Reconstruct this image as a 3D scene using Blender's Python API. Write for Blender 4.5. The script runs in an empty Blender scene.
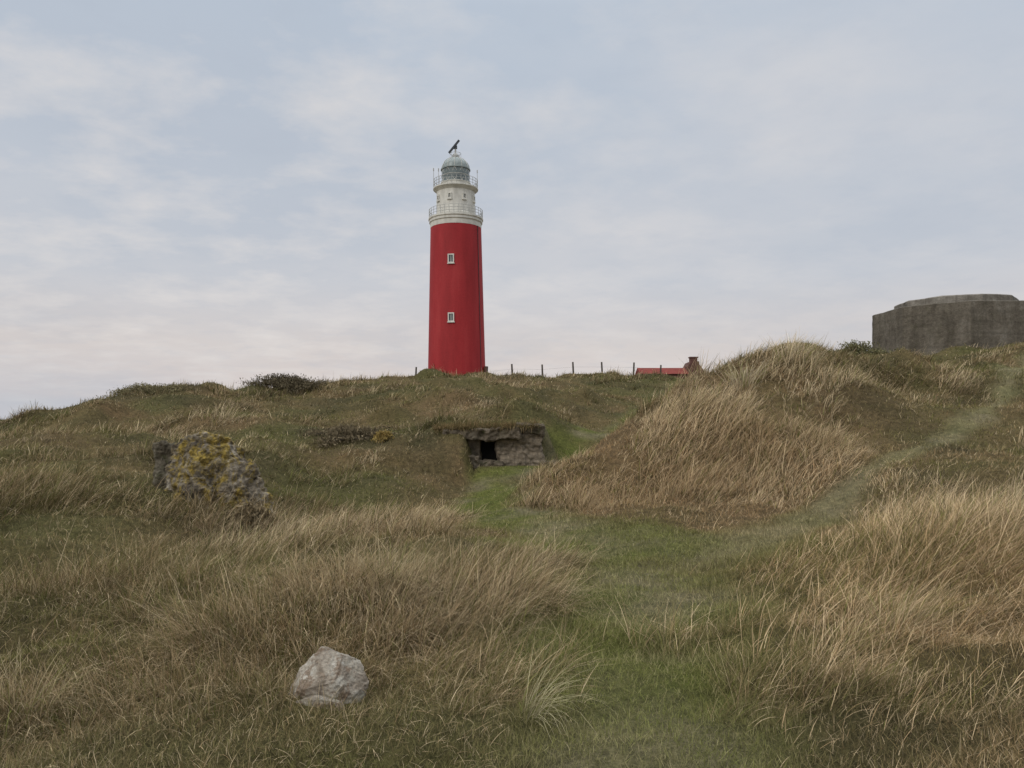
import bpy, bmesh, math, random
import numpy as np
from mathutils import Vector, Matrix, noise as mnoise
R=math.radians
random.seed(7); rng=np.random.default_rng(11)
C=bpy.context.scene.collection
F=796.0; HY=430.0; EYE=1.65
def P(px,py,D): return ((px-512)/F*D, D, EYE+(HY-py)/F*D)

# ------------------------------------------------------------------ helpers
def link(name, me, mat=None, parent=None, loc=None):
    o=bpy.data.objects.new(name, me); C.objects.link(o)
    if mat and me is not None: me.materials.append(mat)
    if parent: o.parent=parent
    if loc is not None: o.location=loc
    return o
def tag(o,label=None,cat=None,group=None,kind=None):
    if label: o['label']=label
    if cat: o['category']=cat
    if group: o['group']=group
    if kind: o['kind']=kind
    return o
def thing(name,label,cat,loc,rz=0,group=None):
    o=link(name,None,loc=loc); o.rotation_euler=(0,0,rz)
    return tag(o,label,cat,group)
class MB:
    def __init__(s): s.v=[]; s.f=[]
    def add(s,vs,fs):
        n=len(s.v); s.v+= [tuple(v) for v in vs]; s.f+=[tuple(i+n for i in f) for f in fs]
    def box(s,c,d,rot=None):
        vs=[Vector((x*d[0]/2,y*d[1]/2,z*d[2]/2)) for x in(-1,1) for y in(-1,1) for z in(-1,1)]
        if rot is not None: vs=[rot@v for v in vs]
        vs=[v+Vector(c) for v in vs]
        s.add(vs,[(0,1,3,2),(4,6,7,5),(0,4,5,1),(2,3,7,6),(0,2,6,4),(1,5,7,3)])
    def tube(s,a,b,r,r2=None,n=8):
        a=Vector(a);b=Vector(b); r2=r if r2 is None else r2
        d=(b-a).normalized(); u=d.orthogonal().normalized(); w=d.cross(u)
        vs=[]
        for p,rr in((a,r),(b,r2)):
            for i in range(n):
                t=2*math.pi*i/n; vs.append(p+(u*math.cos(t)+w*math.sin(t))*rr)
        fs=[(i,(i+1)%n,n+(i+1)%n,n+i) for i in range(n)]+[tuple(range(n))[::-1],tuple(range(n,2*n))]
        s.add(vs,fs)
    def lathe(s,prof,n=48,caps=True,a0=0):
        vs=[];fs=[]
        for r,z in prof:
            for i in range(n):
                t=2*math.pi*i/n+a0; vs.append((r*math.cos(t),r*math.sin(t),z))
        for k in range(len(prof)-1):
            for i in range(n):
                j=(i+1)%n; fs.append((k*n+i,k*n+j,(k+1)*n+j,(k+1)*n+i))
        if caps:
            fs.append(tuple(range(n))[::-1]); m=(len(prof)-1)*n; fs.append(tuple(range(m,m+n)))
        s.add(vs,fs)
    def ring(s,r,z,t,n=48):
        vs=[];fs=[];m=5
        for i in range(n):
            a=2*math.pi*i/n
            for j in range(m):
                b=2*math.pi*j/m; rr=r+t*math.cos(b); vs.append((rr*math.cos(a),rr*math.sin(a),z+t*math.sin(b)))
        for i in range(n):
            for j in range(m):
                fs.append((i*m+j,((i+1)%n)*m+j,((i+1)%n)*m+(j+1)%m,i*m+(j+1)%m))
        s.add(vs,fs)
    def build(s,name,mat,parent=None,loc=None,smooth=False,bevel=0):
        me=bpy.data.meshes.new(name); me.from_pydata(s.v,[],s.f); me.update()
        bm=bmesh.new(); bm.from_mesh(me); bmesh.ops.recalc_face_normals(bm,faces=bm.faces[:])
        if bevel: bmesh.ops.bevel(bm,geom=bm.edges[:],offset=bevel,segments=2,affect='EDGES')
        if smooth:
            for f in bm.faces: f.smooth=len(f.verts)<=4
            for e in bm.edges:
                if len(e.link_faces)==2 and e.calc_face_angle(0)>R(32): e.smooth=False
        bm.to_mesh(me); bm.free()
        return link(name,me,mat,parent,loc)

# value noise
LAT=rng.random((256,256))
def vn(x,y):
    xi=np.floor(x).astype(int); yi=np.floor(y).astype(int); fx=x-xi; fy=y-yi
    fx=fx*fx*(3-2*fx); fy=fy*fy*(3-2*fy)
    g=lambda a,b: LAT[a%256,b%256]
    return (g(xi,yi)*(1-fx)+g(xi+1,yi)*fx)*(1-fy)+(g(xi,yi+1)*(1-fx)+g(xi+1,yi+1)*fx)*fy
def fbm(x,y,o=4,s=1.0,seed=0):
    t=0;a=.5;n=0
    for i in range(o):
        t=t+a*vn(x/s*2**i+17.3*i+seed*31.7, y/s*2**i+5.1*i+seed*11.3); n+=a; a*=.5
    return t/n

# ------------------------------------------------------------------ materials
def newmat(name):
    m=bpy.data.materials.new(name); m.use_nodes=True; nt=m.node_tree
    b=nt.nodes['Principled BSDF']; return m,nt,b
def N(nt,t,**k):
    n=nt.nodes.new(t)
    for a,b in k.items(): setattr(n,a,b)
    return n
def ramp(nt,fac,stops,interp='LINEAR'):
    r=nt.nodes.new('ShaderNodeValToRGB'); r.color_ramp.interpolation=interp
    e=r.color_ramp.elements
    e[0].position=stops[0][0]; e[0].color=(*stops[0][1],1); e[1].position=stops[-1][0]; e[1].color=(*stops[-1][1],1)
    for p,c in stops[1:-1]:
        q=e.new(p); q.color=(*c,1)
    nt.links.new(fac,r.inputs[0]); return r.outputs[0]
def mixc(nt,fac,a,b,mode='MIX'):
    m=nt.nodes.new('ShaderNodeMix'); m.data_type='RGBA'; m.blend_type=mode
    for s,v in((m.inputs[0],fac),(m.inputs[6],a),(m.inputs[7],b)):
        if hasattr(v,'node'): nt.links.new(v,s)
        elif isinstance(v,(int,float)): s.default_value=v
        else: s.default_value=(*v,1)
    return m.outputs[2]
def tex(nt,scale,detail=6,rough=.6,sc=(1,1,1),dist=0):
    tc=nt.nodes.new('ShaderNodeTexCoord'); mp=nt.nodes.new('ShaderNodeMapping'); mp.inputs['Scale'].default_value=sc
    nt.links.new(tc.outputs['Object'],mp.inputs[0])
    n=N(nt,'ShaderNodeTexNoise'); n.inputs['Scale'].default_value=scale; n.inputs['Detail'].default_value=detail
    n.inputs['Roughness'].default_value=rough; n.inputs['Distortion'].default_value=dist
    nt.links.new(mp.outputs[0],n.inputs['Vector']); return n.outputs['Fac']
def bump(nt,b,h,strength=.5,dist=.05):
    n=N(nt,'ShaderNodeBump'); n.inputs['Strength'].default_value=strength; n.inputs['Distance'].default_value=dist
    nt.links.new(h,n.inputs['Height']); nt.links.new(n.outputs[0],b.inputs['Normal'])
def plain(name,c,rough=.7,var=.25,scale=3,metal=0,sc=(1,1,1),bs=.15):
    m,nt,b=newmat(name)
    n=tex(nt,scale,sc=sc)
    d=tuple(x*(1-var) for x in c); l=tuple(min(1,x*(1+var*.6)) for x in c)
    nt.links.new(ramp(nt,n,[(.3,d),(.7,l)]),b.inputs['Base Color'])
    b.inputs['Roughness'].default_value=rough; b.inputs['Metallic'].default_value=metal
    b.inputs['Specular IOR Level'].default_value=.2
    bump(nt,b,n,bs,.02); return m
M_red,nt,b=newmat('red_paint')
n1=tex(nt,.5,6,.6,(1,1,.18)); n2=tex(nt,5,6,.7); 
c=ramp(nt,n1,[(.3,(.265,.020,.022)),(.55,(.335,.026,.029)),(.75,(.385,.042,.042))])
c=mixc(nt,.5,c,ramp(nt,n2,[(.3,(.72,.72,.72)),(.65,(1.1,1.1,1.1))]),'MULTIPLY')
tc=nt.nodes.new('ShaderNodeTexCoord'); w=N(nt,'ShaderNodeTexWave'); w.bands_direction='Z'; w.inputs['Scale'].default_value=1.6; w.inputs['Distortion'].default_value=.3
nt.links.new(tc.outputs['Object'],w.inputs['Vector'])
c=mixc(nt,.25,c,ramp(nt,w.outputs['Fac'],[(.0,(.5,.5,.5)),(.2,(1,1,1))]),'MULTIPLY')
nt.links.new(c,b.inputs['Base Color']); b.inputs['Roughness'].default_value=.65; b.inputs['Specular IOR Level'].default_value=.2; bump(nt,b,n2,.3,.03)
M_white=plain('white_paint',(.60,.58,.52),.6,.25,1.5,sc=(1,1,.35))
M_rail=plain('rail_paint',(.38,.38,.36),.5,.1)
M_darkm=plain('dark_metal',(.05,.055,.06),.5,.2)
M_pane,nt,b=newmat('glass_pane'); b.inputs['Base Color'].default_value=(.05,.065,.075,1); b.inputs['Roughness'].default_value=.15
M_glaze,nt,b=newmat('lantern_glass'); n=tex(nt,.6,2)
nt.links.new(ramp(nt,n,[(.35,(.075,.095,.097)),(.65,(.17,.20,.195))]),b.inputs['Base Color']); b.inputs['Roughness'].default_value=.1
M_dome=plain('dome_metal',(.26,.295,.285),.3,.3)
M_wood=plain('weathered_wood',(.085,.07,.055),.85,.35,8,sc=(1,1,.2))
M_brick=plain('brown_brick',(.13,.065,.05),.8,.3,2)
M_roof=plain('red_tiles',(.20,.038,.027),.8,.3,2)
M_house=plain('brick_wall',(.12,.06,.048),.8,.3,2)
M_doorshade=plain('doorway_shade',(.008,.007,.006),.95,.4,5)  # near-black colour paints the shade inside the ruined bunker's doorway

def concrete(name,base,dark,light,stripes=0,moss=.3,scale=1.0,streak=.65):
    m,nt,b=newmat(name)
    n1=tex(nt,.7*scale,9,.7,dist=.5); n2=tex(nt,1.1*scale,8,.7,(2.2,2.2,.3),.4); n3=tex(nt,7*scale,9,.75)
    c=ramp(nt,n1,[(.3,dark),(.5,base),(.72,light)])
    c=mixc(nt,streak,c,ramp(nt,n2,[(.35,(.38,.36,.34)),(.6,(1.05,1.05,1.05))]),'MULTIPLY')
    c=mixc(nt,.7,c,ramp(nt,n3,[(.3,(.5,.5,.5)),(.65,(1.15,1.15,1.15))]),'MULTIPLY')
    if stripes:
        tc=nt.nodes.new('ShaderNodeTexCoord'); w=N(nt,'ShaderNodeTexWave'); w.bands_direction='Z'
        w.inputs['Scale'].default_value=.5; w.inputs['Distortion'].default_value=2; w.inputs['Detail'].default_value=4
        nt.links.new(tc.outputs['Object'],w.inputs['Vector'])
        c=mixc(nt,stripes,c,ramp(nt,w.outputs['Fac'],[(.0,(.35,.35,.35)),(.3,(1,1,1))]),'MULTIPLY')
    g=tex(nt,2.3*scale,8,.7)
    k=ramp(nt,g,[(.55,(0,0,0)),(.68,(moss,)*3)])
    c=mixc(nt,k,c,(.06,.065,.025))
    nt.links.new(c,b.inputs['Base Color']); b.inputs['Roughness'].default_value=.92; b.inputs['Specular IOR Level'].default_value=.15
    bump(nt,b,n3,.9,.08); return m
M_conc=concrete('bunker_concrete',(.165,.143,.112),(.09,.078,.06),(.23,.208,.172),.2,.3,1,.5)
M_concl=concrete('bunker_cap_concrete',(.24,.215,.18),(.13,.118,.095),(.35,.325,.28))
M_slab=concrete('slab_concrete',(.165,.133,.095),(.075,.062,.043),(.28,.24,.18),0,.8,2)

# rubble wall
M_rub,nt,b=newmat('rubble_masonry')
tc=nt.nodes.new('ShaderNodeTexCoord'); sp=nt.nodes.new('ShaderNodeSeparateXYZ'); cb=nt.nodes.new('ShaderNodeCombineXYZ')
nz=tex(nt,3,4); mth=N(nt,'ShaderNodeMath',operation='MULTIPLY_ADD'); mth.inputs[1].default_value=.2
nt.links.new(tc.outputs['Object'],sp.inputs[0]); nt.links.new(nz,mth.inputs[0]); nt.links.new(sp.outputs['Z'],mth.inputs[2])
ad=N(nt,'ShaderNodeMath',operation='ADD'); nt.links.new(sp.outputs['X'],ad.inputs[0]); nt.links.new(sp.outputs['Y'],ad.inputs[1])
nt.links.new(ad.outputs[0],cb.inputs[0]); nt.links.new(mth.outputs[0],cb.inputs[1])
br=N(nt,'ShaderNodeTexBrick'); br.inputs['Scale'].default_value=2.0; br.inputs['Mortar Size'].default_value=.025; br.inputs['Mortar Smooth'].default_value=.8
br.inputs['Color1'].default_value=(.26,.215,.155,1); br.inputs['Color2'].default_value=(.18,.142,.10,1); br.inputs['Mortar'].default_value=(.09,.075,.055,1)
nt.links.new(cb.outputs[0],br.inputs['Vector'])
n3=tex(nt,6,8,.75)
c=mixc(nt,.45,br.outputs['Color'],(.20,.165,.12)); c=mixc(nt,.9,c,ramp(nt,n3,[(.33,(.35,.35,.35)),(.62,(1.25,1.22,1.2))]),'MULTIPLY')
nt.links.new(c,b.inputs['Base Color']); b.inputs['Roughness'].default_value=.95; bump(nt,b,n3,1,.05)

# lichen boulder
M_lich,nt,b=newmat('lichen_concrete')
n1=tex(nt,2.2,8,.7,dist=.4); n2=tex(nt,2.6,10,.78,(1.2,1,.8),.7); n3=tex(nt,14,8,.7)
c=ramp(nt,n1,[(.33,(.05,.04,.028)),(.45,(.115,.092,.063)),(.55,(.23,.195,.145)),(.68,(.42,.38,.31))])
tc=nt.nodes.new('ShaderNodeTexCoord'); sp=nt.nodes.new('ShaderNodeSeparateXYZ'); nt.links.new(tc.outputs['Object'],sp.inputs[0])
ma=N(nt,'ShaderNodeMath',operation='MULTIPLY_ADD'); ma.inputs[1].default_value=.045; nt.links.new(sp.outputs['Z'],ma.inputs[0]); nt.links.new(n2,ma.inputs[2])
c=mixc(nt,ramp(nt,ma.outputs[0],[(.50,(0,0,0)),(.58,(.93,.93,.93))]),c,ramp(nt,n3,[(.35,(.13,.09,.013)),(.7,(.32,.225,.035))]))
c=mixc(nt,.85,c,ramp(nt,n3,[(.35,(.35,.35,.35)),(.6,(1.15,1.15,1.15))]),'MULTIPLY')
nt.links.new(c,b.inputs['Base Color']); b.inputs['Roughness'].default_value=.95; bump(nt,b,n3,1,.04)
M_dkrock=concrete('mossy_dark_concrete',(.13,.11,.076),(.055,.048,.032),(.32,.285,.22),0,.7,2)
# pale rock
M_rock,nt,b=newmat('pale_rock')
n1=tex(nt,6,7,.65,dist=.6); n3=tex(nt,60,9,.85); n2=tex(nt,7,8,.7)
c=ramp(nt,n1,[(.3,(.14,.11,.075)),(.42,(.26,.215,.165)),(.50,(.34,.30,.24)),(.58,(.44,.405,.34)),(.72,(.55,.51,.44))])
c=mixc(nt,ramp(nt,n2,[(.50,(0,0,0)),(.55,(.85,.85,.85))]),c,(.20,.14,.092))
c=mixc(nt,.9,c,ramp(nt,n3,[(.34,(.38,.38,.38)),(.60,(1.15,1.15,1.15))]),'MULTIPLY')
nt.links.new(c,b.inputs['Base Color']); b.inputs['Roughness'].default_value=.9; bump(nt,b,n3,.8,.008)

def blade_mat(name,transl=.25):
    m=bpy.data.materials.new(name); m.use_nodes=True; nt=m.node_tree; nt.nodes.clear()
    out=nt.nodes.new('ShaderNodeOutputMaterial'); a=N(nt,'ShaderNodeAttribute',attribute_name='Col')
    d=nt.nodes.new('ShaderNodeBsdfDiffuse'); t=nt.nodes.new('ShaderNodeBsdfTranslucent'); mx=nt.nodes.new('ShaderNodeMixShader'); mx.inputs[0].default_value=transl
    nt.links.new(a.outputs['Color'],d.inputs[0]); nt.links.new(a.outputs['Color'],t.inputs[0])
    nt.links.new(d.outputs[0],mx.inputs[1]); nt.links.new(t.outputs[0],mx.inputs[2]); nt.links.new(mx.outputs[0],out.inputs[0]); return m
M_blade=blade_mat('grass_blades',.22)
M_leaf=blade_mat('shrub_leaves',.15)
M_ground,nt,b=newmat('dune_ground')
a=N(nt,'ShaderNodeAttribute',attribute_name='Col')
n1=tex(nt,9,8,.75); n2=tex(nt,1.3,6,.6); n4=tex(nt,60,6,.8)
c=mixc(nt,.9,a.outputs['Color'],ramp(nt,n1,[(.3,(.35,.35,.33)),(.5,(.9,.9,.9)),(.7,(1.5,1.45,1.35))]),'MULTIPLY')
c=mixc(nt,.8,c,ramp(nt,n4,[(.35,(.3,.3,.3)),(.62,(1.3,1.3,1.3))]),'MULTIPLY')
c=mixc(nt,.6,c,ramp(nt,n2,[(.3,(.65,.7,.6)),(.7,(1.2,1.15,1.1))]),'MULTIPLY')
nt.links.new(c,b.inputs['Base Color']); b.inputs['Roughness'].default_value=1; b.inputs['Specular IOR Level'].default_value=.05; bump(nt,b,n1,1,.06)

# ------------------------------------------------------------------ terrain
cp=[P(*q) for q in [
 (0,768,3.8),(250,768,3.9),(512,768,3.9),(640,768,3.9),(850,768,3.7),(1024,768,3.4),
 (0,620,7),(325,700,4.9),(400,600,7.7),(620,600,7.8),(800,600,7.2),(1024,600,6.2),
 (0,530,12),(200,545,11.5),(400,540,12),(560,545,11.5),(700,560,10),(850,545,9.5),(1024,520,9),(1150,520,8.5),
 (210,503,14),(60,470,17),(0,456,22),(-120,455,20),(350,490,19),(500,512,17),(440,518,15.5),
 (495,490,21),(560,465,26),(615,440,33),(650,412,42),
 (500,471,23),(540,468,23.4),(440,462,23.5),(380,440,25),(420,435,27),(580,447,27.5),(560,425,31),
 (300,440,24),(300,400,38),(330,378,46),(240,389,44),(180,390,42),(130,391,40),(60,410,36),(0,430,34),(-100,438,34),
 (100,424,28),(200,420,28),(400,377,48),(490,378,50),(560,378,52),(620,379,56),(690,385,60),
 (480,398,38),(600,400,40),(400,402,36),
 (740,358,22),(785,354,23),(825,355,25),(700,385,21),(660,414,19.2),(615,443,18),(565,478,17),(520,505,15.8),
 (780,405,19.3),(790,450,17),(780,500,14.2),(700,454,16.8),(700,505,13.8),(610,505,15),
 (860,357,28),(855,353,32),(880,366,41),(1024,350,39),(940,362,42),(1100,344,38),
 (870,394,24.5),(950,398,24),(1024,385,24),(1024,440,17),(940,448,16),(870,475,14),(1100,400,20),(950,373,33),(850,436,18),(820,520,12.2)]]
cp+=[(-.55,24.6,.5),(-.3,25.2,.9),(.7,24.8,.7),(-.5,27.6,1.95),(.8,27.8,1.85),(-2,25.6,1.75),(-2.4,24.6,1.2)]
cp+=[(6.6,28,2.5),(9,29.5,3.0),(4.5,26,1.3),(7.3,38,2.7),(12,36,3.8)]
cp+=[(0,0,0),(-5,-5,0),(5,-5,.2),(0,-20,0),(-30,-20,0),(30,-20,1),(-80,60,1.2),(-60,100,1.6),(-8,117,6),(20,110,6),(60,80,6),
     (80,40,5),(0,80,5.0),(-30,90,4.2),(40,120,6),(0,160,5),(-80,160,1.5),(80,160,5),(-60,10,1),(60,10,3),(-100,0,0),(100,0,3),
     (-30,20,1.2),(33,20,3.6),(31,50,5.9),(27,56,5.9),(36,62,5.9),(24,48,5.6),(-22,48,2.0)]
cp=np.array(cp)
def tk(r2): return np.where(r2>0, r2*np.log(r2+1e-12)*.5, 0)
n=len(cp); A=np.zeros((n+3,n+3))
d2=((cp[:,None,:2]-cp[None,:,:2])**2).sum(-1)
A[:n,:n]=tk(d2)+np.eye(n)*.25; A[:n,n]=1; A[:n,n+1:]=cp[:,:2]; A[n:,:n]=A[:n,n:].T
sol=np.linalg.solve(A,np.concatenate([cp[:,2],[0,0,0]]))
def tps(x,y):
    out=np.full(x.shape,sol[n])+sol[n+1]*x+sol[n+2]*y
    for i in range(n): out=out+sol[i]*tk((x-cp[i,0])**2+(y-cp[i,1])**2)
    return out
PA=[(P(*q)[:2],w) for q,w in [((640,800,3.3),.52),((640,680,5.3),.65),((645,600,7.7),.9),((620,565,9.8),1.0),((545,548,12.0),.65),((490,522,15.8),.6),((488,503,18.8),.65),((500,487,22),.7),((560,462,26),.65),((610,437,32),.6),((645,405,42),.55),((680,385,55),.5)]]
PB=[(P(*q)[:2],w) for q,w in [((650,580,8.8),.8),((760,546,10.9),.5),((850,500,13.8),.28),((920,458,16.4),.25),((975,425,19.3),.26),((1005,398,23.2),.29),((1015,375,30),.33),((1040,350,38),.36)]]
def pdist(poly,x,y,unit=False):
    best=np.full(x.shape,1e9)
    for (a,wa),(b_,wb) in zip(poly[:-1],poly[1:]):
        dx,dy=b_[0]-a[0],b_[1]-a[1]; t=np.clip(((x-a[0])*dx+(y-a[1])*dy)/(dx*dx+dy*dy),0,1)
        best=np.minimum(best,np.hypot(x-a[0]-t*dx,y-a[1]-t*dy)/(1 if unit else (wa+(wb-wa)*t)))
    return best
def pmask(x,y):
    wob=(fbm(x,y,5,1.2,3)-.5)*2.5
    a=np.clip((1.6-pdist(PA,x,y)+wob)*.85,0,1); b_=np.clip((1.7-pdist(PB,x,y)+wob)*.5,0,.75)
    return a*np.clip(1.4-y/48,.4,1),b_
def grid1(segs):
    out=[segs[0][0]]
    for a,b_,st0,st1 in segs:
        v=a
        while v<b_-1e-6:
            t=(v-a)/(b_-a); st=st0*(st1/st0)**t; v=min(v+st,b_); out.append(v)
    return np.array(out)
gp=grid1([(0,13,.14,.14),(13,34,.14,.45),(34,120,.45,5),(120,3000,5,250)])
xs=np.concatenate([-gp[:0:-1],gp])
ys=np.concatenate([-grid1([(0,10,.4,.6),(10,200,.6,30)])[:0:-1],grid1([(0,30,.14,.14),(30,62,.14,.4),(62,200,.4,6),(200,4000,6,300)])])
X,Y=np.meshgrid(xs,ys)
RR=np.hypot(X,Y)
Z=tps(np.clip(X,-110,110),np.clip(Y,-25,175))
pa,pb=pmask(X,Y)
pd=np.minimum(pdist(PA,X,Y,True),pdist(PB,X,Y,True)); near_p=np.exp(-(pd/1.7)**2)*np.clip(1.4-Y/40,0,1)
bun=np.exp(-(((X+.3)/2.2)**2+((Y-24.3)/1.5)**2)**2)
damp=(1-.87*near_p)*(1-bun)*np.clip(RR/4,0.2,1)*np.where(np.hypot(X-27.8,Y-50)<9,.3,1)*(1-.5*np.exp(-(((X-2)/12)**2+((Y-52)/9)**2)**2))*np.clip((95-RR)/25,.1,1)
far=np.clip((RR-14)/25,0,1); lfar=np.where((X<-6)&(Y>30),.6,1)
Z=Z+(fbm(X,Y,3,4.5,1)-.5)*1.0*damp*np.clip(RR/12,0.2,1.3)+(fbm(X,Y,3,1.3,2)-.5)*.45*damp+(fbm(X,Y,2,.35,5)-.5)*.09
Z=Z+(fbm(X,Y,3,8,31)-.5)*1.5*damp*far*lfar+(np.clip(fbm(X,Y,2,2.2,33),.55,1)-.55)*2.0*damp*(.35+.45*far)*lfar-.1*far
# ruined bunker dug into the bank
sm=lambda v,a,b_: np.clip((v-a)/(b_-a),0,1)
SL=1.88
inx=sm(X,-3.0,-2.2)*sm(-X,-1.5,-1.0)
k_=inx*sm(Y,24.4,24.6)*sm(-Y,-29.5,-26.5); Z=Z*(1-k_)+np.maximum(Z,SL+(fbm(X,Y,2,.8,41)-.5)*.3)*k_
k_=sm(X,-1.1,-.98)*sm(-X,-1.1,-.95)*sm(Y,22.2,23.2)*sm(-Y,-24.5,-24.35); Z=Z*(1-k_)+np.clip(Z,.58,.62)*k_
k_=sm(X,-5.0,-2.1)*sm(-X,1.12,1.42)*sm(Y,21.8,23.8); k_=k_*sm(-Y,-25.5,-24.6); Z=Z*(1-k_)+np.maximum(Z,1.60)*k_
fade=np.clip((RR-160)/300,0,1); fade=fade*fade*(3-2*fade); Z=Z*(1-fade)+(-4)*fade
def HI(x,y):
    i=np.clip(np.searchsorted(xs,x)-1,0,len(xs)-2); j=np.clip(np.searchsorted(ys,y)-1,0,len(ys)-2)
    tx=(x-xs[i])/(xs[i+1]-xs[i]); ty=(y-ys[j])/(ys[j+1]-ys[j])
    return (Z[j,i]*(1-tx)+Z[j,i+1]*tx)*(1-ty)+(Z[j+1,i]*(1-tx)+Z[j+1,i+1]*tx)*ty
def H(x,y): return float(HI(np.array([x]),np.array([y]))[0])

# vegetation fields: (px,py,D, rx, ry, dT, dS, dDark)
blobs=[(690,440,17,3.8,3.4,.6,.7,-.4),(765,380,21.5,4.2,3.0,.7,1.0,-.5),(840,362,27,3.5,3,.3,.6,-.2),(600,490,15.5,2.6,2.0,.45,.95,-.4),(550,518,14.8,1.8,1.2,.5,1.0,-.4),(860,430,20,2.6,4,-.1,-.2,.2),(745,485,15,2.4,1.6,.15,.25,-.1),
 (930,620,6.5,2.4,3.0,.35,.3,-.1),(1000,520,9.5,2.4,2.4,.3,.2,0),(430,530,13,3.2,1.4,.25,.9,-.35),(350,640,6.6,1.6,1.4,.2,.35,0),(450,620,7.5,1.2,1.3,.15,.35,0),
 (100,710,4.6,1.6,1.0,.3,.35,-.05),(60,560,10,3.5,3.0,-.3,-.25,.2),(180,610,7.5,1.8,1.4,-.15,-.1,.1),(130,470,16,4,3,-.2,-.2,.2),(400,440,25,3.2,2.5,-.1,-.25,.4),
 (900,395,26,6,6,-.2,-.2,.2),(280,470,20,3,2.5,0,.1,.1),(570,400,38,7,5,.1,.3,-.1),(200,400,36,8,5,0,.0,.15),
 (330,395,42,6,4,0,0,.15),(205,512,13.1,1.8,.8,.8,.15,.0),(620,440,28,2.5,4,-.2,-.3,.2),(440,455,23,1.5,.9,.4,0,.1)]
def fields(x,y):
    T=.33+(fbm(x,y,4,2.0,7)-.5)*2.8; S=.50+(fbm(x,y,4,2.6,8)-.5)*2.4; K=.08+(fbm(x,y,4,1.9,9)-.5)*2.5
    for px,py,D,rx,ry,t,s,k in blobs:
        cx,cy,_=P(px,py,D); g=np.exp(-(((x-cx)/rx)**2+((y-cy)/ry)**2)); T=T+t*g; S=S+s*g; K=K+k*g
    return np.clip(T,0,1.2),np.clip(S,0,1.25),np.clip(K,0,.9)
def warm(x,y):
    g=np.maximum(np.exp(-(((x-3.6)/3.0)**2+((y-7.5)/5)**2)), np.exp(-(((x-3.5)/4.5)**2+((y-16)/4)**2))*.8)
    return 1+g[...,None]*np.array([.05,-.025,-.08])
c_pale=np.array([.60,.48,.305]); c_tan=np.array([.385,.265,.145]); c_ol=np.array([.178,.16,.070]); c_gr=np.array([.185,.20,.056]); c_dk=np.array([.076,.068,.037])
def L3(a,b_,t): return a+(b_-a)*np.asarray(t)[...,None]
# ground mesh
T,S,K=fields(X,Y)
col=L3(c_ol*.6,c_tan*.4,np.clip(S*.8,0,1)); col=L3(col,c_dk*.8,K*.8)
pathc=L3(c_gr*.65,np.array([.20,.17,.11]),np.clip((fbm(X,Y,4,1.0,12)-.42)*3,0,.8))
col=L3(col,pathc,np.clip(pa*1.2,0,1)); col=L3(col,L3(pathc,np.array([.28,.24,.155]),np.full(X.shape,.5)),np.clip(pb*1.0,0,1)*(1-.5*pa))
def npmesh(name,V,Q,colr,mat,smooth=False):
    me=bpy.data.meshes.new(name); me.vertices.add(len(V)); me.vertices.foreach_set('co',V.astype(np.float32).ravel())
    me.loops.add(Q.size); me.loops.foreach_set('vertex_index',Q.astype(np.int32).ravel())
    me.polygons.add(len(Q)); me.polygons.foreach_set('loop_start',np.arange(0,Q.size,4,dtype=np.int32))
    if smooth: me.polygons.foreach_set('use_smooth',np.ones(len(Q),bool))
    me.update(calc_edges=True)
    at=me.color_attributes.new(name='Col',type='FLOAT_COLOR',domain='POINT')
    cc=np.ones((len(V),4),np.float32); cc[:,:3]=colr; at.data.foreach_set('color',cc.ravel())
    return link(name,me,mat)
ny,nx=X.shape; idx=np.arange(ny*nx).reshape(ny,nx)
Q=np.stack([idx[:-1,:-1],idx[:-1,1:],idx[1:,1:],idx[1:,:-1]],-1).reshape(-1,4)
g=npmesh('ground',np.stack([X,Y,Z],-1).reshape(-1,3),Q,np.clip(col,0.01,1).reshape(-1,3),M_ground,True); g['kind']='structure'

# ------------------------------------------------------------------ grass
def bladegeo(x,y,z,az,L,lean,bend,w,cb,ct,levels):
    n=len(x); ts=np.linspace(0,1,levels); V=np.zeros((n,levels,2,3),np.float32); CC=np.zeros((n,levels,2,3),np.float32)
    px=x.copy();py=y.copy();pz=z-.02; tw=az+rng.normal(0,.6,n); sx,sy=-np.sin(tw),np.cos(tw); dl=L/(levels-1)
    for k,t in enumerate(ts):
        if k>0:
            th=lean+bend*(t-.5/(levels-1)); px=px+np.sin(th)*dl*np.cos(az); py=py+np.sin(th)*dl*np.sin(az); pz=pz+np.cos(th)*dl
        ww=w*(1-.88*t**1.5)*.5
        for s_,sg in((0,-1),(1,1)):
            V[:,k,s_,0]=px+sg*sx*ww; V[:,k,s_,1]=py+sg*sy*ww; V[:,k,s_,2]=pz
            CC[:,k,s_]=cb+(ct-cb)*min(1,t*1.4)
    b0=np.arange(n)*levels*2; qs=[]
    for k in range(levels-1): qs.append(np.stack([b0+2*k,b0+2*k+1,b0+2*k+3,b0+2*k+2],-1))
    Q=np.stack(qs,1).reshape(-1,4)
    return V.reshape(-1,3),Q,CC.reshape(-1,3)
def scatter(n,d0,d1,asp=.8):
    D=np.exp(rng.uniform(math.log(d0),math.log(d1),n)); return D*rng.uniform(-asp,asp,n),D
FRD=4.78; fr=P(325,700,FRD); bx=(210-512)*14/F
def blocked(x,y):
    b1=(x>-1.1)&(x<.95)&(y>23.3)&(y<24.4)
    b2=((x-fr[0])/.22)**2+((y-FRD-.07)/.15)**2<1
    b3=((x-bx)/.62)**2+((y-14.4)/.34)**2<1
    b4=np.hypot(x-27.8,y-50)<4.9
    return b1|b2|b3|b4
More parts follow.
